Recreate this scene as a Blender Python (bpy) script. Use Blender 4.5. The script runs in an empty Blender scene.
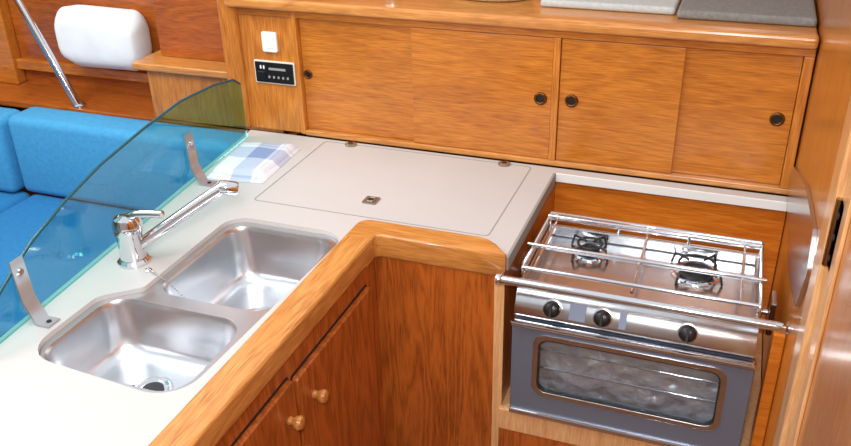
import bpy, bmesh, math, random
from mathutils import Vector, Matrix
random.seed(4)
S=bpy.context.scene
S.view_settings.view_transform='Standard'
S.view_settings.look='None'

# ------------------------------------------------------------ materials
def base(name):
    m=bpy.data.materials.new(name); m.use_nodes=True
    return m,m.node_tree.nodes,m.node_tree.links,m.node_tree.nodes['Principled BSDF']
def lin(c):
    return tuple(((v/255)/12.92 if v/255<=.04045 else ((v/255+.055)/1.055)**2.4) for v in c)+(1,)
def plain(name,c,rough=.5,metal=0,coat=0,noise=0,nscale=40,bump=0):
    m,N,L,b=base(name)
    b.inputs['Base Color'].default_value=lin(c); b.inputs['Roughness'].default_value=rough
    b.inputs['Metallic'].default_value=metal; b.inputs['Coat Weight'].default_value=coat
    if noise or bump:
        tc=N.new('ShaderNodeTexCoord'); n=N.new('ShaderNodeTexNoise'); n.inputs['Scale'].default_value=nscale; n.inputs['Detail'].default_value=4
        L.new(tc.outputs['Object'],n.inputs['Vector'])
        if noise:
            r=N.new('ShaderNodeValToRGB'); a=lin(c)
            r.color_ramp.elements[0].position=.3; r.color_ramp.elements[1].position=.7
            r.color_ramp.elements[0].color=tuple(v*(1-noise) for v in a[:3])+(1,)
            r.color_ramp.elements[1].color=tuple(min(1,v*(1+noise*.5)) for v in a[:3])+(1,)
            L.new(n.outputs['Fac'],r.inputs['Fac']); L.new(r.outputs['Color'],b.inputs['Base Color'])
        if bump:
            bp=N.new('ShaderNodeBump'); bp.inputs['Strength'].default_value=bump; bp.inputs['Distance'].default_value=.004
            L.new(n.outputs['Fac'],bp.inputs['Height']); L.new(bp.outputs['Normal'],b.inputs['Normal'])
    return m
def wood(name,dark,light,axis=2,sc=9,rough=.28,contrast=1.0,coat=.4):
    m,N,L,b=base(name)
    tc=N.new('ShaderNodeTexCoord')
    mp=N.new('ShaderNodeMapping'); s=[sc,sc,sc]; s[axis]=sc*.10; mp.inputs['Scale'].default_value=s
    L.new(tc.outputs['Object'],mp.inputs['Vector'])
    n=N.new('ShaderNodeTexNoise'); n.inputs['Scale'].default_value=1.6; n.inputs['Detail'].default_value=3; n.inputs['Roughness'].default_value=.5; n.inputs['Distortion'].default_value=.6
    L.new(mp.outputs['Vector'],n.inputs['Vector'])
    mu=N.new('ShaderNodeMath'); mu.operation='MULTIPLY'; mu.inputs[1].default_value=9.0
    L.new(n.outputs['Fac'],mu.inputs[0])
    pp=N.new('ShaderNodeMath'); pp.operation='PINGPONG'; pp.inputs[1].default_value=.5
    L.new(mu.outputs[0],pp.inputs[0])
    mp2=N.new('ShaderNodeMapping'); s=[380,380,380]; s[axis]=22; mp2.inputs['Scale'].default_value=s
    L.new(tc.outputs['Object'],mp2.inputs['Vector'])
    n2=N.new('ShaderNodeTexNoise'); n2.inputs['Scale'].default_value=1; n2.inputs['Detail'].default_value=4
    L.new(mp2.outputs['Vector'],n2.inputs['Vector'])
    n3=N.new('ShaderNodeTexNoise'); n3.inputs['Scale'].default_value=2.6; n3.inputs['Detail'].default_value=3; L.new(tc.outputs['Object'],n3.inputs['Vector'])
    a=N.new('ShaderNodeMath'); a.operation='MULTIPLY'; a.inputs[1].default_value=.28*contrast; L.new(pp.outputs[0],a.inputs[0])
    c=N.new('ShaderNodeMath'); c.operation='MULTIPLY_ADD'; c.inputs[1].default_value=.75; L.new(n2.outputs['Fac'],c.inputs[0]); L.new(a.outputs[0],c.inputs[2])
    d=N.new('ShaderNodeMath'); d.operation='MULTIPLY_ADD'; d.inputs[1].default_value=.45; L.new(n3.outputs['Fac'],d.inputs[0]); L.new(c.outputs[0],d.inputs[2])
    r=N.new('ShaderNodeValToRGB'); e=r.color_ramp.elements
    e[0].position=.44; e[0].color=lin(dark); e[1].position=.88; e[1].color=lin(light)
    L.new(d.outputs[0],r.inputs['Fac']); L.new(r.outputs['Color'],b.inputs['Base Color'])
    b.inputs['Roughness'].default_value=rough; b.inputs['Coat Weight'].default_value=coat; b.inputs['Coat Roughness'].default_value=.15
    return m
W_UP=wood('teak_horizontal',(156,84,20),(212,132,46),0,8)
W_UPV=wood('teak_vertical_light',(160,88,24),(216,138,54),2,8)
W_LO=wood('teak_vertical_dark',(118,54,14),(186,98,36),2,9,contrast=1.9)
W_LY=wood('teak_edge_y',(164,100,42),(218,152,82),1,10,contrast=1.3)
W_LX=wood('teak_edge_x',(160,96,38),(216,148,76),0,10,contrast=1.3)
W_DK=wood('teak_saloon',(124,58,16),(188,102,36),0,6)
W_NI=wood('teak_niche',(180,88,18),(230,136,44),0,7)
W_PL=wood('teak_pale',(196,134,80),(236,188,134),2,8)
COUNTER=plain('laminate_counter',(195,191,188),.38,noise=.05,nscale=3)
SEAM=plain('seam_grey',(150,146,140),.6)
STEEL=plain('stainless_brushed',(205,206,210),.22,1,noise=.10,nscale=25)
CLIPM=plain('clip_steel',(180,182,186),.3,.6)
SINKM=plain('sink_steel',(214,216,220),.28,1)
CHROME=plain('chrome',(225,226,230),.07,1)
BLUEST=plain('oven_door_steel',(128,138,158),.42,.55)
BLACK=plain('black_plastic',(22,22,24),.35)
IRON=plain('black_enamel',(35,34,34),.45)
DARK=plain('dark_gap',(40,22,12),.8)
WHITE=plain('white_plastic',(236,236,232),.35)
BRASS=plain('brass',(168,138,88),.25,1)
SILV=plain('latch_metal',(160,150,136),.3,.8)
BRONZE=plain('bronze_ring',(110,70,34),.3,.9)
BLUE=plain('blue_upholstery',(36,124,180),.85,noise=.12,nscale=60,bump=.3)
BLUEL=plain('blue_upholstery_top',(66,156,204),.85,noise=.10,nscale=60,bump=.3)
PILLOW=plain('white_fabric',(232,236,238),.9,noise=.06,nscale=12,bump=.4)
MATG=plain('grey_mat',(128,128,124),.8,noise=.2,nscale=120)
MATL=plain('light_mat',(186,190,188),.8,noise=.12,nscale=120)
WICK=plain('wicker',(178,146,96),.8,noise=.3,nscale=150,bump=.6)
CREAM=plain('cream_liner',(228,222,210),.6)
FLOORM=wood('sole_teak',(96,56,26),(150,96,50),1,8)

def mat_reflection():  # bright crinkled surface imitating the white mottled reflections in the oven glass
    m,N,L,b=base('mottled_reflection')
    tc=N.new('ShaderNodeTexCoord'); v=N.new('ShaderNodeTexVoronoi'); v.inputs['Scale'].default_value=30; v.feature='SMOOTH_F1'
    n=N.new('ShaderNodeTexNoise'); n.inputs['Scale'].default_value=22; n.inputs['Detail'].default_value=6
    L.new(tc.outputs['Object'],n.inputs['Vector']); L.new(tc.outputs['Object'],v.inputs['Vector'])
    ad=N.new('ShaderNodeMath'); ad.operation='ADD'; L.new(v.outputs['Distance'],ad.inputs[0]); L.new(n.outputs['Fac'],ad.inputs[1])
    bp=N.new('ShaderNodeBump'); bp.inputs['Strength'].default_value=1; bp.inputs['Distance'].default_value=.018
    L.new(ad.outputs[0],bp.inputs['Height']); L.new(bp.outputs['Normal'],b.inputs['Normal'])
    b.inputs['Base Color'].default_value=lin((240,242,244)); b.inputs['Metallic'].default_value=.5; b.inputs['Roughness'].default_value=.32
    return m
REFLECT=mat_reflection()
def mat_glass(name,tint,gl):
    m,N,L,b=base(name); N.remove(b)
    t=N.new('ShaderNodeBsdfTransparent'); t.inputs['Color'].default_value=tint
    g=N.new('ShaderNodeBsdfGlossy'); g.inputs['Roughness'].default_value=.03; g.inputs['Color'].default_value=(.9,1,1,1)
    x=N.new('ShaderNodeMixShader'); x.inputs[0].default_value=gl; L.new(t.outputs[0],x.inputs[1]); L.new(g.outputs[0],x.inputs[2])
    L.new(x.outputs[0],N['Material Output'].inputs['Surface'])
    return m
GLASS=mat_glass('tinted_acrylic',(.56,.86,.86,1),.08)
OGLASS=mat_glass('oven_window_glass',(.84,.87,.90,1),.14)
GEDGE=plain('acrylic_edge',(14,84,96),.2)
def mat_towel():
    m,N,L,b=base('plaid_cloth')
    tc=N.new('ShaderNodeTexCoord'); sp=N.new('ShaderNodeSeparateXYZ')
    mp=N.new('ShaderNodeMapping'); mp.inputs['Rotation'].default_value=(0,0,-.1); L.new(tc.outputs['Object'],mp.inputs['Vector']); L.new(mp.outputs[0],sp.inputs[0])
    outs=[]
    for k,(sc,off) in enumerate(((7,.1),(5.5,.35))):
        a=N.new('ShaderNodeMath'); a.operation='MULTIPLY_ADD'; a.inputs[1].default_value=sc; a.inputs[2].default_value=off+20; L.new(sp.outputs[k],a.inputs[0])
        f=N.new('ShaderNodeMath'); f.operation='FRACT'; L.new(a.outputs[0],f.inputs[0])
        r=N.new('ShaderNodeValToRGB'); r.color_ramp.interpolation='CONSTANT'
        e=r.color_ramp.elements; e[0].position=0; e[0].color=(0,0,0,1); e[1].position=.40; e[1].color=(1,1,1,1)
        q=e.new(.80); q.color=(0,0,0,1)
        q=e.new(.87); q.color=(.5,.5,.5,1); q=e.new(.91); q.color=(0,0,0,1)
        L.new(f.outputs[0],r.inputs['Fac']); outs.append(r.outputs['Color'])
    ad=N.new('ShaderNodeMath'); ad.operation='ADD'; L.new(outs[0],ad.inputs[0]); L.new(outs[1],ad.inputs[1])
    hv=N.new('ShaderNodeMath'); hv.operation='MULTIPLY'; hv.inputs[1].default_value=.5; L.new(ad.outputs[0],hv.inputs[0])
    r=N.new('ShaderNodeValToRGB'); r.color_ramp.elements[0].color=lin((222,224,232)); r.color_ramp.elements[1].color=lin((136,152,192))
    L.new(hv.outputs[0],r.inputs['Fac']); L.new(r.outputs['Color'],b.inputs['Base Color']); b.inputs['Roughness'].default_value=.95
    return m
TOWEL=mat_towel()

# ------------------------------------------------------------ helpers
def empty(name,loc=(0,0,0)):
    e=bpy.data.objects.new(name,None); e.empty_display_size=.05; S.collection.objects.link(e); return e
def link(o,mat,parent,smooth=False):
    S.collection.objects.link(o)
    if mat: o.data.materials.append(mat)
    if parent: o.parent=parent
    if smooth:
        for p in o.data.polygons: p.use_smooth=True
    return o
def box(name,a,b,mat,parent=None,bev=.002,seg=2):
    bm=bmesh.new(); bmesh.ops.create_cube(bm,size=1)
    for v in bm.verts:
        v.co=Vector([a[i] if v.co[i]<0 else b[i] for i in range(3)])
    if bev: bmesh.ops.bevel(bm,geom=bm.edges[:],offset=bev,segments=seg,affect='EDGES',profile=.5)
    bmesh.ops.recalc_face_normals(bm,faces=bm.faces[:])
    me=bpy.data.meshes.new(name); bm.to_mesh(me); bm.free()
    return link(bpy.data.objects.new(name,me),mat,parent)
def rnd(pts,r,n=6):
    if not isinstance(r,(list,tuple)): r=[r]*len(pts)
    out=[]
    for i,p in enumerate(pts):
        p=Vector(p); a=Vector(pts[i-1]); c=Vector(pts[(i+1)%len(pts)])
        if r[i]<=0: out.append(tuple(p)); continue
        d1=(a-p).normalized(); d2=(c-p).normalized(); ang=d1.angle(d2)
        t=r[i]/math.tan(ang/2); s=p+d1*t; e=p+d2*t
        cen=p+(d1+d2).normalized()*(r[i]/math.sin(ang/2))
        v0=s-cen; v1=e-cen; th=v0.angle(v1); sg=1 if (v0.x*v1.y-v0.y*v1.x)>0 else -1
        for k in range(n+1):
            q=th*k/n*sg; out.append((cen.x+v0.x*math.cos(q)-v0.y*math.sin(q),cen.y+v0.x*math.sin(q)+v0.y*math.cos(q)))
    return out
def rrect(x0,y0,x1,y1,r,n=6):
    return rnd([(x0,y0),(x1,y0),(x1,y1),(x0,y1)],r,n)
PL={'z':Matrix.Identity(4),
    'y':Matrix(((1,0,0,0),(0,0,-1,0),(0,1,0,0),(0,0,0,1))),   # u=x v=z w=-y
    'x':Matrix(((0,0,1,0),(1,0,0,0),(0,1,0,0),(0,0,0,1)))}    # u=y v=z w=x
def plate(name,loops,w0,w1,mat,parent=None,plane='z',bevel=0):
    """extruded flat plate from 2D loops (outer first, rest holes), between w0 and w1 along the plane normal"""
    cu=bpy.data.curves.new(name,'CURVE'); cu.dimensions='2D'; cu.fill_mode='BOTH'
    cu.extrude=(w1-w0)/2-bevel; cu.bevel_depth=bevel; cu.bevel_resolution=2
    if bevel: cu.offset=-bevel
    for l in loops:
        s=cu.splines.new('POLY'); s.points.add(len(l)-1); s.use_cyclic_u=True
        for i,p in enumerate(l): s.points[i].co=(p[0],p[1],0,1)
    t=bpy.data.objects.new('tmp',cu); S.collection.objects.link(t)
    dg=bpy.context.evaluated_depsgraph_get(); dg.update()
    me=bpy.data.meshes.new_from_object(t.evaluated_get(dg)); me.name=name
    bpy.data.objects.remove(t)
    me.transform(Matrix.Translation((0,0,(w0+w1)/2))); me.transform(PL[plane]); me.materials.clear()
    return link(bpy.data.objects.new(name,me),mat,parent)
def tube(name,pts,r,mat,parent=None,cyc=False,smoothc=False,res=6):
    cu=bpy.data.curves.new(name,'CURVE'); cu.dimensions='3D'; cu.bevel_depth=r; cu.bevel_resolution=res; cu.use_fill_caps=True
    s=cu.splines.new('NURBS' if smoothc else 'POLY'); s.points.add(len(pts)-1); s.use_cyclic_u=cyc
    for i,p in enumerate(pts): s.points[i].co=tuple(p)+(1,)
    if smoothc: s.use_endpoint_u=True; s.order_u=3; cu.resolution_u=8
    t=bpy.data.objects.new('tmp',cu); S.collection.objects.link(t)
    dg=bpy.context.evaluated_depsgraph_get(); dg.update()
    me=bpy.data.meshes.new_from_object(t.evaluated_get(dg)); me.name=name
    bpy.data.objects.remove(t); me.materials.clear()
    return link(bpy.data.objects.new(name,me),mat,parent,True)
def revolve(name,prof,origin,axis,mat,parent=None,n=32):
    """prof: list of (radius, height) revolved about axis at origin"""
    q=Vector((0,0,1)).rotation_difference(Vector(axis).normalized()); o=Vector(origin)
    bm=bmesh.new(); rings=[]
    for r,h in prof:
        rings.append([bm.verts.new(o+q@Vector((max(r,1e-4)*math.cos(2*math.pi*i/n),max(r,1e-4)*math.sin(2*math.pi*i/n),h))) for i in range(n)])
    for a,b in zip(rings,rings[1:]):
        for i in range(n): bm.faces.new((a[i],a[(i+1)%n],b[(i+1)%n],b[i]))
    bm.faces.new(rings[0][::-1]); bm.faces.new(rings[-1])
    bmesh.ops.recalc_face_normals(bm,faces=bm.faces[:])
    me=bpy.data.meshes.new(name); bm.to_mesh(me); bm.free()
    o=link(bpy.data.objects.new(name,me),mat,parent,True)
    m=o.modifiers.new('es','EDGE_SPLIT'); m.split_angle=math.radians(40)
    return o
def ring(name,c,axis,R,r,mat,parent=None,n=32):
    q=Vector((0,0,1)).rotation_difference(Vector(axis).normalized())
    return tube(name,[Vector(c)+q@Vector((R*math.cos(2*math.pi*i/n),R*math.sin(2*math.pi*i/n),0)) for i in range(n)],r,mat,parent,cyc=True,res=3)
def loft(name,rings,mat,parent=None,cap=True,smooth=True,flip=False):
    bm=bmesh.new(); R=[[bm.verts.new(p) for p in r] for r in rings]; n=len(R[0])
    for a,b in zip(R,R[1:]):
        for i in range(n): bm.faces.new((a[i],a[(i+1)%n],b[(i+1)%n],b[i]))
    if cap: bm.faces.new(R[-1])
    bmesh.ops.recalc_face_normals(bm,faces=bm.faces[:])
    me=bpy.data.meshes.new(name); bm.to_mesh(me); bm.free()
    return link(bpy.data.objects.new(name,me),mat,parent,smooth)
def cushion(name,a,b,mat,parent=None,bev=.04):
    o=box(name,a,b,mat,parent,bev,4)
    for p in o.data.polygons: p.use_smooth=True
    return o

# ------------------------------------------------------------ room shell
box('floor',(-3.2,-3.2,-.05),(1.6,.6,0),FLOORM,None,0)
box('wall_hull',(-3.2,.55,0),(1.2,.6,2.2),W_DK,None,0)
box('wall_forward',(-3.25,-3.2,0),(-3.2,.6,2.2),W_DK,None,0)
box('wall_near',(-3.2,-3.25,0),(1.6,-3.2,2.2),CREAM,None,0)
box('wall_side',(1.6,-3.2,0),(1.65,.6,2.2),W_DK,None,0)
# bulkhead beside the stove
bh=empty('wall_bulkhead')
box('panel',(.592,-.745,0),(.622,.5,2.1),W_UPV,bh,.001)
box('post',(.584,-.83,0),(.640,-.745,2.1),W_PL,bh,.008,3)
dr=empty('door_1')
box('leaf',(.600,-1.75,.05),(.630,-.836,2.0),W_UPV,dr,.003)
box('stile',(.594,-.90,.05),(.600,-.836,2.0),W_PL,dr,.002)
plate('hinge_plate',[rrect(-.862,1.165,-.805,1.275,.006)],.594,.5985,BRASS,dr,'x')
tube('hinge_pin',[(.591,-.834,1.165),(.591,-.834,1.275)],.006,BRASS,dr)
for z in (1.185,1.22,1.255):
    revolve('screw',[(.005,0),(.005,.002),(.002,.0025)],(.5915,-.852,z),(-1,0,0),DARK,dr,12)
plate('bulkhead_splash_plate',[rnd([(-.03,.905),(-.03,.99),(-.40,1.10),(-.66,1.135),(-.70,1.07),(-.64,.965),(-.40,.905)],.02)],.584,.5915,STEEL,None,'x')

# ------------------------------------------------------------ upper cabinet
uc=empty('sliding_door_cabinet')
box('carcass_back',(-.95,.40,.915),(.588,.42,1.27),W_DK,uc,0)
box('carcass_bottom',(-.94,.02,.905),(.588,.40,.92),W_DK,uc,0)
box('dark_interior',(-.735,.024,.93),(.57,.03,1.25),DARK,uc,0)
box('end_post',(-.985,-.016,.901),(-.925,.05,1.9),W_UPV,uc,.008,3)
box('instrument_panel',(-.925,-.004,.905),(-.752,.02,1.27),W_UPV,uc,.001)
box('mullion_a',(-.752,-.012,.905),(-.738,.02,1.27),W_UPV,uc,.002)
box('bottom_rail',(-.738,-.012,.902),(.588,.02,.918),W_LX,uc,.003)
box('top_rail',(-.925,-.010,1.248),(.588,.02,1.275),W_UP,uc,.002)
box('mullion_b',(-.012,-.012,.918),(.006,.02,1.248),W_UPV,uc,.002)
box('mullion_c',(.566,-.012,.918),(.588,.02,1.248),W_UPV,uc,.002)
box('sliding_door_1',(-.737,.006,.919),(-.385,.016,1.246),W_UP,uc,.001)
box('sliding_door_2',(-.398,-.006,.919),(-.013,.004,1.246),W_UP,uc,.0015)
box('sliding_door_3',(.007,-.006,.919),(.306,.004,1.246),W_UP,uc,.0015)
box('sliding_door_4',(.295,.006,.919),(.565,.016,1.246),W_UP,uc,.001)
for x,z,y in ((-.041,1.085,-.006),(.040,1.087,-.006),(.533,1.088,.006)):
    ring('finger_ring',(x,y-.001,z),(0,-1,0),.0135,.004,BRONZE,uc)
    revolve('finger_hole',[(.0125,0),(.0125,.0012)],(x,y,z),(0,-1,0),BLACK,uc,24)
ring('finger_ring',(-.722,.005,1.084),(0,-1,0),.0105,.0033,BRONZE,uc)
revolve('finger_hole',[(.0095,0),(.0095,.0012)],(-.722,.006,1.084),(0,-1,0),BLACK,uc,24)
box('shelf_top',(-.95,-.028,1.275),(.588,.54,1.292),W_LX,uc,.006,3)
box('shelf_fiddle',(-.95,-.034,1.270),(.588,.012,1.300),W_LX,uc,.009,3)
sm=empty('shelf_mat')
box('pad_light',(-.08,.11,1.2925),(.262,.50,1.312),MATL,sm,.008,3)
box('pad_dark',(.268,.08,1.2925),(.585,.50,1.314),MATG,sm,.008,3)
def basket(name,cx,cy,z,rx,ry,h,mat,rows=5):
    p=empty(name)
    for k in range(rows):
        t=k/(rows-1)
        tube('weave_%d'%k,[(cx+rx*(1+.15*t)*math.cos(a*math.pi/16),cy+ry*(1+.15*t)*math.sin(a*math.pi/16),z+.006+h*t) for a in range(32)],.006,mat,p,cyc=True,res=2)
    loft('tray',[[(cx+rx*q*math.cos(a*math.pi/16),cy+ry*q*math.sin(a*math.pi/16),z+zz) for a in range(32)] for q,zz in ((1.1,h),(1,.004),(.3,.003))],mat,p)
    return p
basket('wicker_basket',-.24,.20,1.293,.11,.07,.05,WICK)
jar=empty('spice_jar')
revolve('jar_body',[(.022,0),(.025,.004),(.025,.06),(.018,.07),(.018,.075)],(-.50,.12,1.293),(0,0,1),STEEL,jar)
revolve('jar_lid',[(.021,0),(.021,.015),(.018,.018)],(-.50,.12,1.368),(0,0,1),BLACK,jar)

# switch and instrument panel
sw=empty('light_switch')
plate('switch_plate',[rrect(-.852,1.145,-.804,1.203,.006)],.0045,.0135,WHITE,sw,'y',.002)
plate('rocker',[rrect(-.840,1.157,-.816,1.191,.003)],.0135,.0150,WHITE,sw,'y',.0006)
ip=empty('battery_monitor_panel')
plate('bezel',[rrect(-.888,1.050,-.757,1.118,.004)],.0045,.009,CREAM,ip,'y',.001)
plate('face',[rrect(-.884,1.054,-.761,1.114,.003)],.009,.0115,BLACK,ip,'y')
plate('rocker_switch',[rrect(-.876,1.062,-.852,1.086,.002)],.0115,.015,BLACK,ip,'y',.001)
for i in range(5):
    plate('button_%d'%i,[rrect(-.842+i*.015,1.068,-.836+i*.015,1.075,.002)],.0115,.014,SEAM,ip,'y')
plate('label',[rrect(-.84,1.092,-.785,1.099,.001)],.0115,.012,SEAM,ip,'y')
for x in (-.868,-.858): 
    plate('label_mark',[rrect(x,1.094,x+.005,1.104,.001)],.0115,.012,WHITE,ip,'y')

# ------------------------------------------------------------ counter
ct=empty('galley_counter')
outline=[(-.922,-.016),(.588,-.016),(.588,-.052),(.012,-.052),(.016,-.515),(-.31,-.52),(-.31,-1.75),(-.755,-1.75)]
hole=rnd([(-.668,-.530),(-.362,-.530),(-.386,-1.165),(-.738,-1.140),(-.738,-.935),(-.668,-.875)],[.055,.055,.07,.07,.04,.02])
plate('worktop',[outline,hole],.880,.9,COUNTER,ct,'z')
ghp=rrect(-.665,-.44,-.050,-.03,.012); ghi=rrect(-.662,-.437,-.053,-.033,.010)
plate('hatch_seam',[ghp,ghi],.8990,.9006,SEAM,ct,'z')
# raised hardwood fiddle edge, L shaped with swept end
ft=[(.016,-.542),(-.285,-.542),(-.285,-.60),(-.3515,-.60),(-.350,-.476),(-.060,-.476),(-.036,-.482),(-.014,-.498),(.004,-.520),(.017,-.532)]
plate('fiddle_edge',[rnd(ft,[0,.012,0,0,.03,.03,.01,.01,.01,0])],.860,.919,W_LX,ct,'z',.006)
box('fiddle_edge_arm',(-.3515,-1.75,.865),(-.2845,-.56,.9193),W_LY,ct,.007,3)
box('end_lipping',(.012,-.52,.868),(.019,-.052,.901),SEAM,ct,.001)
box('ledge_lipping',(.02,-.056,.878),(.588,-.051,.902),WHITE,ct,.001)
lt=empty('hatch_latch')
plate('latch_plate',[rrect(-.397,-.372,-.361,-.334,.004)],.9002,.9035,SILV,lt,'z')
ring('latch_ring',(-.379,-.353,.9045),(0,0,1),.011,.0022,SILV,lt)
revolve('latch_core',[(.006,0),(.006,.0015)],(-.379,-.353,.9035),(0,0,1),DARK,lt,16)
for i,x in enumerate((-.581,-.126)):
    h=empty('hatch_hinge')
    revolve('disc',[(.017,0),(.017,.003),(.013,.005)],(x,-.036,.9007),(0,0,1),SILV,h,24)
    revolve('boss',[(.007,0),(.006,.003)],(x,-.036,.9057),(0,0,1),BRONZE,h,16)

# ------------------------------------------------------------ base cabinets
bc=empty('base_cabinet')
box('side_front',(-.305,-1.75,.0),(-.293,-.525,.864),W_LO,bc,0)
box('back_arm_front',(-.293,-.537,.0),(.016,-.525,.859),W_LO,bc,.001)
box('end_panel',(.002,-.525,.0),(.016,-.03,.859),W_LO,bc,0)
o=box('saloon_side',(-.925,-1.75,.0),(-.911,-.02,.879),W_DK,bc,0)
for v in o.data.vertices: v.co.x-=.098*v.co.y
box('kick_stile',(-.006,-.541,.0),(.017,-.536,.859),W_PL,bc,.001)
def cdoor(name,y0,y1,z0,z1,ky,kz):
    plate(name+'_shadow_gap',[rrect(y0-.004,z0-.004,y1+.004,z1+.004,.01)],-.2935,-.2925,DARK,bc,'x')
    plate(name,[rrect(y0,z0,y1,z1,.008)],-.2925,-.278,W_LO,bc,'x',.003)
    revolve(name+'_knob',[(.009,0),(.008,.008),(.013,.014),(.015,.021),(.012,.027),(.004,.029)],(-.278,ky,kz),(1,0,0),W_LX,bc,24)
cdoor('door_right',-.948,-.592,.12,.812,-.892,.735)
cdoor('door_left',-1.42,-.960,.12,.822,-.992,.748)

# ------------------------------------------------------------ sink
sk=empty('double_sink')
u=rrect(-.652,-.868,-.380,-.548,.05,8)
l=rrect(-.722,-1.142,-.402,-.906,.055,8)
fl=rnd([(-.680,-.518),(-.350,-.518),(-.355,-1.178),(-.750,-1.158),(-.750,-.915),(-.680,-.855)],.05)
plate('flange',[fl,u,l],.866,.871,SINKM,sk,'z')
plate('rim_steel',[rnd([(-.667,-.531),(-.363,-.531),(-.387,-1.164),(-.737,-1.139),(-.737,-.936),(-.667,-.876)],[.055,.055,.07,.07,.04,.02]),u,l],.871,.889,SINKM,sk,'z',.0)
def bowl(name,x0,y0,x1,y1,depth,r):
    R=[]
    prof=[(0,0,0),(.002,-.004,0),(.004,-.012,0),(.012,-depth*.5,.004),(.018,-depth*.82,.008),(.026,-depth*.93,.01),(.042,-depth*.985,.012),(.06,-depth,.012),(.11,-depth-.003,0)]
    for ins,dz,rr in prof:
        R.append([(p[0],p[1],.8885+dz) for p in rrect(x0+ins,y0+ins,x1-ins,y1-ins,max(.01,r+rr-ins*.35 if ins<.1 else .01),8)])
    loft(name,R,SINKM,sk)
    cx,cy=(x0+x1)/2,(y0+y1)/2; z=.8885-depth-.002
    revolve(name+'_drain',[(.040,0),(.040,.002),(.034,.003),(.028,.0),(.01,-.001)],(cx,cy,z),(0,0,1),CHROME,sk,32)
    revolve(name+'_strainer',[(.022,0),(.022,.002),(.006,.003)],(cx,cy,z+.001),(0,0,1),IRON,sk,24)
bowl('basin_large',-.652,-.868,-.380,-.548,.135,.05)
bowl('basin_small',-.722,-1.142,-.402,-.906,.115,.055)

# ------------------------------------------------------------ faucet
fc=empty('mixer_faucet')
revolve('base_flange',[(.036,0),(.036,.006),(.030,.012)],(-.755,-.79,.9002),(0,0,1),CHROME,fc)
revolve('body',[(.028,0),(.028,.06),(.032,.066),(.032,.085),(.026,.098),(.010,.104)],(-.755,-.79,.91),(0,0,1),CHROME,fc)
tube('lever',[(-.755,-.79,1.008),(-.735,-.788,1.018),(-.70,-.785,1.024),(-.664,-.782,1.026)],.0085,CHROME,fc,smoothc=True)
tube('spout',[(-.745,-.785,.935),(-.725,-.775,.950),(-.67,-.742,.990),(-.60,-.698,1.040),(-.575,-.682,1.055)],.0135,CHROME,fc,smoothc=True)
revolve('aerator',[(.0135,-.012),(.016,-.006),(.0165,.022),(.014,.028),(.006,.029)],(-.572,-.680,1.056),(.75,.5,-.25),CHROME,fc)
ch=empty('sink_plug_chain')
revolve('anchor',[(.008,0),(.008,.003),(.003,.006)],(-.70,-.815,.9002),(0,0,1),CHROME,ch,16)
def bez(t):
    P=[Vector((-.70,-.815,.906)),Vector((-.672,-.835,.912)),Vector((-.635,-.83,.905)),Vector((-.622,-.80,.82)),Vector((-.58,-.79,.767))]
    while len(P)>1: P=[a.lerp(b,t) for a,b in zip(P,P[1:])]
    return P[0]
bm=bmesh.new()
for i in range(34):
    bmesh.ops.create_icosphere(bm,subdivisions=1,radius=.0022,matrix=Matrix.Translation(bez(i/33)))
me=bpy.data.meshes.new('beads'); bm.to_mesh(me); bm.free(); link(bpy.data.objects.new('beads',me),STEEL,ch,True)

# ------------------------------------------------------------ splash guard (tinted acrylic) + clips
gx=lambda y:-.909-y*.094
gp=empty('acrylic_splash_guard')
top=[(-.075,1.065),(-.11,1.087),(-.22,1.108),(-.39,1.122),(-.56,1.115),(-.741,1.099),(-.87,1.075),(-.985,1.043),(-1.04,1.02),(-1.095,.993),(-1.15,.955),(-1.19,.907)]
poly=[(-1.192,.9005),(-.07,.9005)]+top
def sheared(o):
    for v in o.data.vertices: v.co.x+= -.094*v.co.y
    return o
sheared(plate('sheet',[poly],-.912,-.906,GLASS,gp,'x'))
tube('polished_edge',[(gx(y),y,z) for y,z in top+[(-1.192,.903)]],.0036,GEDGE,gp,res=2)
for fy in (-.392,-1.045):
    b=empty('splash_guard_clip')
    x=gx(fy)
    pr=[(x+.062,.9005),(x+.030,.9005),(x+.010,.945),(x+.005,1.035),(x+.008,1.038),(x+.014,.950),(x+.034,.904),(x+.062,.904)]
    o=plate('bent_strap',[pr],-fy-.016,-fy+.016,CLIPM,b,'y')
    revolve('screw_head',[(.005,0),(.005,.002)],(x+.050,fy,.904),(0,0,1),IRON,b,12)
    revolve('clip_bolt',[(.007,0),(.006,.004)],(x+.010,fy,1.010),(1,0,0),CHROME,b,16)

# ------------------------------------------------------------ towel
tw=empty('dish_towel')
def slab(name,c,z0,z1,mat,parent):
    bm=bmesh.new(); n=14
    g=[[None]*(n+1) for _ in range(n+1)]
    C=[Vector(q) for q in c]
    for i in range(n+1):
        for j in range(n+1):
            a,b=i/n,j/n
            p=C[0].lerp(C[1],a).lerp(C[3].lerp(C[2],a),b)
            e=min(a,1-a,b,1-b)
            k=min(1,e/.09); z=z0+(z1-z0)*math.sqrt(max(0,1-(1-k)**2))
            z+=.0015*math.sin(a*9+b*5)*k
            g[i][j]=bm.verts.new((p.x,p.y,z))
    for i in range(n):
        for j in range(n): bm.faces.new((g[i][j],g[i+1][j],g[i+1][j+1],g[i][j+1]))
    bmesh.ops.recalc_face_normals(bm,faces=bm.faces[:])
    me=bpy.data.meshes.new(name); bm.to_mesh(me); bm.free()
    o=link(bpy.data.objects.new(name,me),mat,parent,True); return o
slab('fold_lower',[(-.850,-.375),(-.690,-.345),(-.705,-.105),(-.880,-.140)],.9008,.912,TOWEL,tw)
slab('fold_upper',[(-.843,-.355),(-.700,-.335),(-.712,-.110),(-.872,-.145)],.908,.923,TOWEL,tw)

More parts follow.
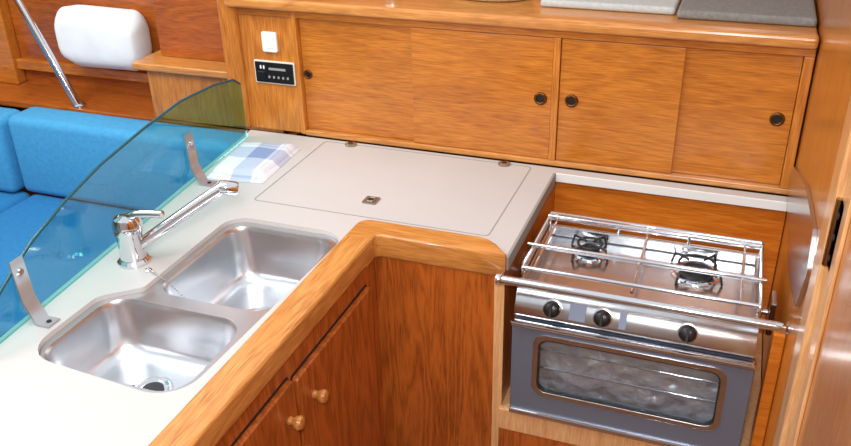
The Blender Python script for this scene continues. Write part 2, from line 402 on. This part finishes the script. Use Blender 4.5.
# ------------------------------------------------------------ stove niche
nc=empty('stove_recess')
box('back_panel',(.016,-.03,.35),(.590,-.018,.878),W_NI,nc,0)
box('recess_floor',(.016,-.545,.49),(.590,-.03,.505),W_PL,nc,0)
box('front_lip',(.016,-.560,.455),(.590,-.545,.515),W_PL,nc,.003)
box('lower_panel',(.016,-.557,.0),(.590,-.545,.455),W_LO,nc,0)
box('right_cleat',(.568,-.545,.505),(.5915,-.50,.84),W_NI,nc,.003)
# ------------------------------------------------------------ stove
sv=empty('gimballed_gas_stove')
X0,X1=.046,.540; YF=-.535; YB=-.235
box('oven_body',(X0+.008,YF+.01,.52),(X1-.008,YB,.80),STEEL,sv,.004)
# hob tray with recessed floor
box('hob_floor',(X0,YF,.800),(X1,YB,.822),STEEL,sv,.004)
box('hob_rim_back',(X0,YB-.012,.822),(X1,YB,.850),STEEL,sv,.004)
box('hob_rim_left',(X0,YF,.822),(X0+.014,YB,.845),STEEL,sv,.004)
box('hob_rim_right',(X1-.014,YF,.822),(X1,YB,.845),STEEL,sv,.004)
# control fascia, sloping front
pr=[(YF+.02,.845),(YF-.010,.842),(YF-.032,.795),(YF-.030,.786),(YF+.02,.786)]
plate('control_fascia',[pr],X0,X1,STEEL,sv,'x',.001)
nrm=Vector((0,-.905,.425))
for i,x in enumerate((.129,.236,.408)):
    c=Vector((x,YF-.0225,.815))
    revolve('knob_%d_skirt'%i,[(.021,0),(.021,.002),(.018,.003)],c,nrm,STEEL,sv)
    revolve('knob_%d'%i,[(.018,.003),(.0185,.010),(.016,.022),(.013,.025),(.004,.026)],c,nrm,BLACK,sv)
    o=box('knob_%d_grip'%i,(-.003,-.015,.010),(.003,.015,.029),BLACK,sv,.001)
    q=Vector((0,0,1)).rotation_difference(nrm); o.data.transform(q.to_matrix().to_4x4()); o.data.transform(Matrix.Translation(c))
for k,(xa,xb) in enumerate(((.165,.20),(.27,.285))):
    pa=[(xa,.800),(xb,.800),(xb,.832),(xa,.832)]
    bm=bmesh.new()
    vs=[]
    for (x,z) in pa:
        y=YF-.010-(.842-z)*(.022/.047)-.0012
        vs.append(bm.verts.new((x,y,z)))
    bm.faces.new(vs); me=bpy.data.meshes.new('printed_marking'); bm.to_mesh(me); bm.free(); link(bpy.data.objects.new('printed_marking_%d'%k,me),BLUEST,sv)
# oven door
door=rrect(X0-.003,.525,X1+.006,.778,.014); win=rrect(.098,.590,.492,.745,.026)
plate('oven_door',[door,win],.540,.566,BLUEST,sv,'y',.003)
plate('window_trim',[rrect(.092,.584,.498,.751,.030),rrect(.104,.596,.486,.739,.022)],.560,.5690,STEEL,sv,'y',.001)
plate('window_gasket',[rrect(.102,.594,.488,.741,.023),rrect(.107,.599,.483,.736,.02)],.558,.5672,IRON,sv,'y')
plate('window',[rrect(.10,.592,.490,.743,.024)],.558,.562,OGLASS,sv,'y')
plate('window_reflection',[rrect(.09,.58,.50,.755,.02)],.526,.531,REFLECT,sv,'y')  # plate behind the glass, stands in for the window's mottled reflection
for z in (.64,.69):
    tube('oven_rack_%d'%int(z*100),[(.098,-.536,z),(.492,-.536,z)],.0022,CHROME,sv,res=2)
box('door_top_lip',(X0-.003,-.583,.771),(X1+.006,-.562,.781),CHROME,sv,.003)
box('door_bottom_strip',(X0-.003,-.572,.520),(X1+.006,-.540,.534),CHROME,sv,.003)
# burners
def burner(i,x,y,R):
    z=.8225
    revolve('burner_%d_dish'%i,[(R+.020,0),(R+.020,.002),(R+.014,.004),(R+.008,.001)],(x,y,z),(0,0,1),CHROME,sv)
    revolve('burner_%d_cap'%i,[(R,0),(R,.008),(R*.85,.012),(R*.75,.013),(R*.7,.010),(R*.35,.010),(R*.3,.014),(R*.1,.015)],(x,y,z+.002),(0,0,1),IRON,sv)
    ring('burner_%d_grate_ring'%i,(x,y,.848),(0,0,1),R+.004,.003,IRON,sv)
    for k in range(4):
        a=math.pi/4+k*math.pi/2+.2; c,s=math.cos(a),math.sin(a)
        tube('burner_%d_prong_%d'%(i,k),[(x+c*(R-.012),y+s*(R-.012),.849),(x+c*(R+.025),y+s*(R+.025),.849),(x+c*(R+.033),y+s*(R+.033),.824)],.003,IRON,sv,res=3)
burner(0,.160,-.305,.024); burner(1,.405,-.325,.036)
# fiddle rails
zr=.880
def rail(name,pts,r=.0042): tube(name,pts,r,CHROME,sv,res=4)
rail('fiddle_rail_outer',[(X0+.004,YF+.03,.845),(X0+.004,YF+.02,zr),(X0+.004,YB-.006,zr),(X1-.004,YB-.006,zr),(X1-.004,YF+.02,zr),(X1-.004,YF+.03,.845)],.005)
rail('fiddle_rail_lower',[(X0+.004,YF+.02,.864),(X0+.004,YB-.006,.864),(X1-.004,YB-.006,.864),(X1-.004,YF+.02,.864)],.0035)
rail('fiddle_rail_front',[(X0+.004,YF+.02,zr),(X1-.004,YF+.02,zr)],.005)
for x in (X0+.004,.215,.378,X1-.004):
    rail('rail_post_back',[(x,YB-.006,.845),(x,YB-.006,zr)],.004)
for x in (.072,.500):
    rail('pan_clamp_side',[(x,YB-.006,.876),(x,YF+.02,.876)],.0035)
rail('pan_clamp_bar_front',[(X0-.006,-.430,.892),(X1+.006,-.430,.892)],.0045)
rail('pan_clamp_bar_mid',[(X0+.004,-.407,.875),(X1-.004,-.407,.875)],.0035)
rail('pan_clamp_bar_back',[(X0+.004,-.268,.886),(X1-.004,-.268,.886)],.004)
rail('hob_divider',[(.285,YB-.01,.862),(.285,YF+.02,.862)],.0035)
# gimbal pivots
for x,sx in ((X0,-1),(X1,1)):
    revolve('gimbal_pin',[(.012,0),(.012,.012),(.007,.014),(.007,.024)],(x,-.37,.78),(sx,0,0),STEEL,sv,20)
box('gimbal_bracket_left',(.0165,-.40,.74),(.022,-.34,.82),STEEL,sv,.002)
box('gimbal_bracket_right',(.566,-.40,.74),(.5775,-.34,.82),STEEL,sv,.002)
# crash bar
cb=empty('crash_bar')
tube('bar',[(.010,-.572,.876),(.590,-.572,.876)],.0100,CHROME,cb)
revolve('end_flange_left',[(.013,0),(.013,.008),(.0100,.012)],(.008,-.572,.876),(1,0,0),CHROME,cb,24)
revolve('end_flange_right',[(.014,0),(.014,.004),(.0100,.008)],(.5915,-.572,.876),(-1,0,0),CHROME,cb,24)
tube('stand_off_left',[(.012,-.572,.876),(.012,-.543,.876)],.007,CHROME,cb)

# ------------------------------------------------------------ saloon
st=empty('blue_settee')
box('plinth',(-2.7,-.42,.0),(-.96,.28,.32),W_DK,st,.004)
box('plinth_side',(-2.9,-2.4,.0),(-2.02,-.42,.32),W_DK,st,.004)
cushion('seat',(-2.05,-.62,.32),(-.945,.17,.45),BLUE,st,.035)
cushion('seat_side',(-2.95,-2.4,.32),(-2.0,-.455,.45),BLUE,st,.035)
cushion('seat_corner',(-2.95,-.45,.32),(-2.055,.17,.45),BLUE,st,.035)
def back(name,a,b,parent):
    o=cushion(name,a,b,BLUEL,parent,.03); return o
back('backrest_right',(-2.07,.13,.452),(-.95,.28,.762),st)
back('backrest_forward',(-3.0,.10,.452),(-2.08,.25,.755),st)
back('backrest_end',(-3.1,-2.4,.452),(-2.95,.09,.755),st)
lk=empty('saloon_locker')
box('ledge',(-3.15,.285,.735),(-.95,.54,.760),W_DK,lk,.004)
box('box_front',(-1.515,.285,.765),(-.99,.54,.945),W_UPV,lk,.003)
box('box_top',(-1.56,.262,.945),(-.99,.54,.972),W_LX,lk,.008,3)
box('panel_upper',(-3.15,.50,.760),(-1.52,.52,1.9),W_DK,lk,0)
box('panel_frame_left',(-2.42,.45,.760),(-2.30,.50,1.9),W_UP,lk,.006)
box('panel_band',(-3.15,.47,.82),(-1.52,.50,.86),W_UP,lk,.004)
box('panel_behind_box',(-1.50,.36,.973),(-.99,.38,1.9),W_DK,lk,.002)
# white pillow against the panel
pw=empty('white_pillow')
rings=[]
for k in range(-8,9):
    t=k/8; y=.425+.065*t; s=(max(0,1-abs(t)**2.2))**.5*.50+.50
    cx,cz=-1.80,1.0; w,h=.186,.115
    rings.append([(cx+(p[0]-cx)*(.62+.38*s),y,cz+(p[1]-cz)*s+.005*math.sin(p[0]*50+t*3)) for p in rrect(cx-w,cz-h,cx+w,cz+h,.075,10)])
o=loft('pillow_body',rings,PILLOW,pw); 
bm=bmesh.new(); bm.from_mesh(o.data); bmesh.ops.holes_fill(bm,edges=bm.edges[:]); bm.to_mesh(o.data); bm.free()
o.modifiers.new('s','SUBSURF').levels=1; o.modifiers['s'].render_levels=1
gp2=empty('grab_pole')
tube('pole_tube',[(-2.40,.31,1.9),(-2.05,.31,1.15),(-1.880,.31,.765)],.015,CHROME,gp2)
revolve('pole_foot',[(.024,0),(.024,.006),(.016,.012)],(-1.878,.315,.761),(0,0,1),CHROME,gp2)

# ------------------------------------------------------------ lights
w=bpy.data.worlds.new('World'); S.world=w; w.use_nodes=True
w.node_tree.nodes['Background'].inputs['Color'].default_value=(.92,.96,1,1); w.node_tree.nodes['Background'].inputs['Strength'].default_value=.95
def area(name,loc,tgt,size,power,col=(1,1,1)):
    l=bpy.data.lights.new(name,'AREA'); l.size=size; l.energy=power; l.color=col
    o=bpy.data.objects.new(name,l); S.collection.objects.link(o); o.location=loc
    o.rotation_euler=(Vector(tgt)-Vector(loc)).to_track_quat('-Z','Y').to_euler(); return o
area('hatch_light',(-.6,-1.2,2.5),(-.5,-.6,.9),.9,16,(1,.99,.98))
area('camera_flash',(.40,-2.15,2.05),(-.1,-.1,.98),.18,22,(1,.99,.98))
area('saloon_area_light',(-2.0,-.8,2.4),(-1.9,0,.6),.8,28,(.98,.99,1))  # area lamp above the saloon, aimed down at the settee

# ------------------------------------------------------------ camera
yaw,pitch,roll=-.365,.482,-.023
fw=Vector((math.sin(yaw)*math.cos(pitch),math.cos(yaw)*math.cos(pitch),-math.sin(pitch)))
r0=Vector((math.cos(yaw),-math.sin(yaw),0)); u0=r0.cross(fw)
r=math.cos(roll)*r0+math.sin(roll)*u0; u=-math.sin(roll)*r0+math.cos(roll)*u0
cd=bpy.data.cameras.new('camera'); cam=bpy.data.objects.new('camera',cd); S.collection.objects.link(cam); S.camera=cam
cd.sensor_width=36; cd.lens=846/851*36; cd.clip_start=.02
cam.matrix_world=Matrix(((r.x,u.x,-fw.x,.42),(r.y,u.y,-fw.y,-2.07),(r.z,u.z,-fw.z,1.823),(0,0,0,1)))
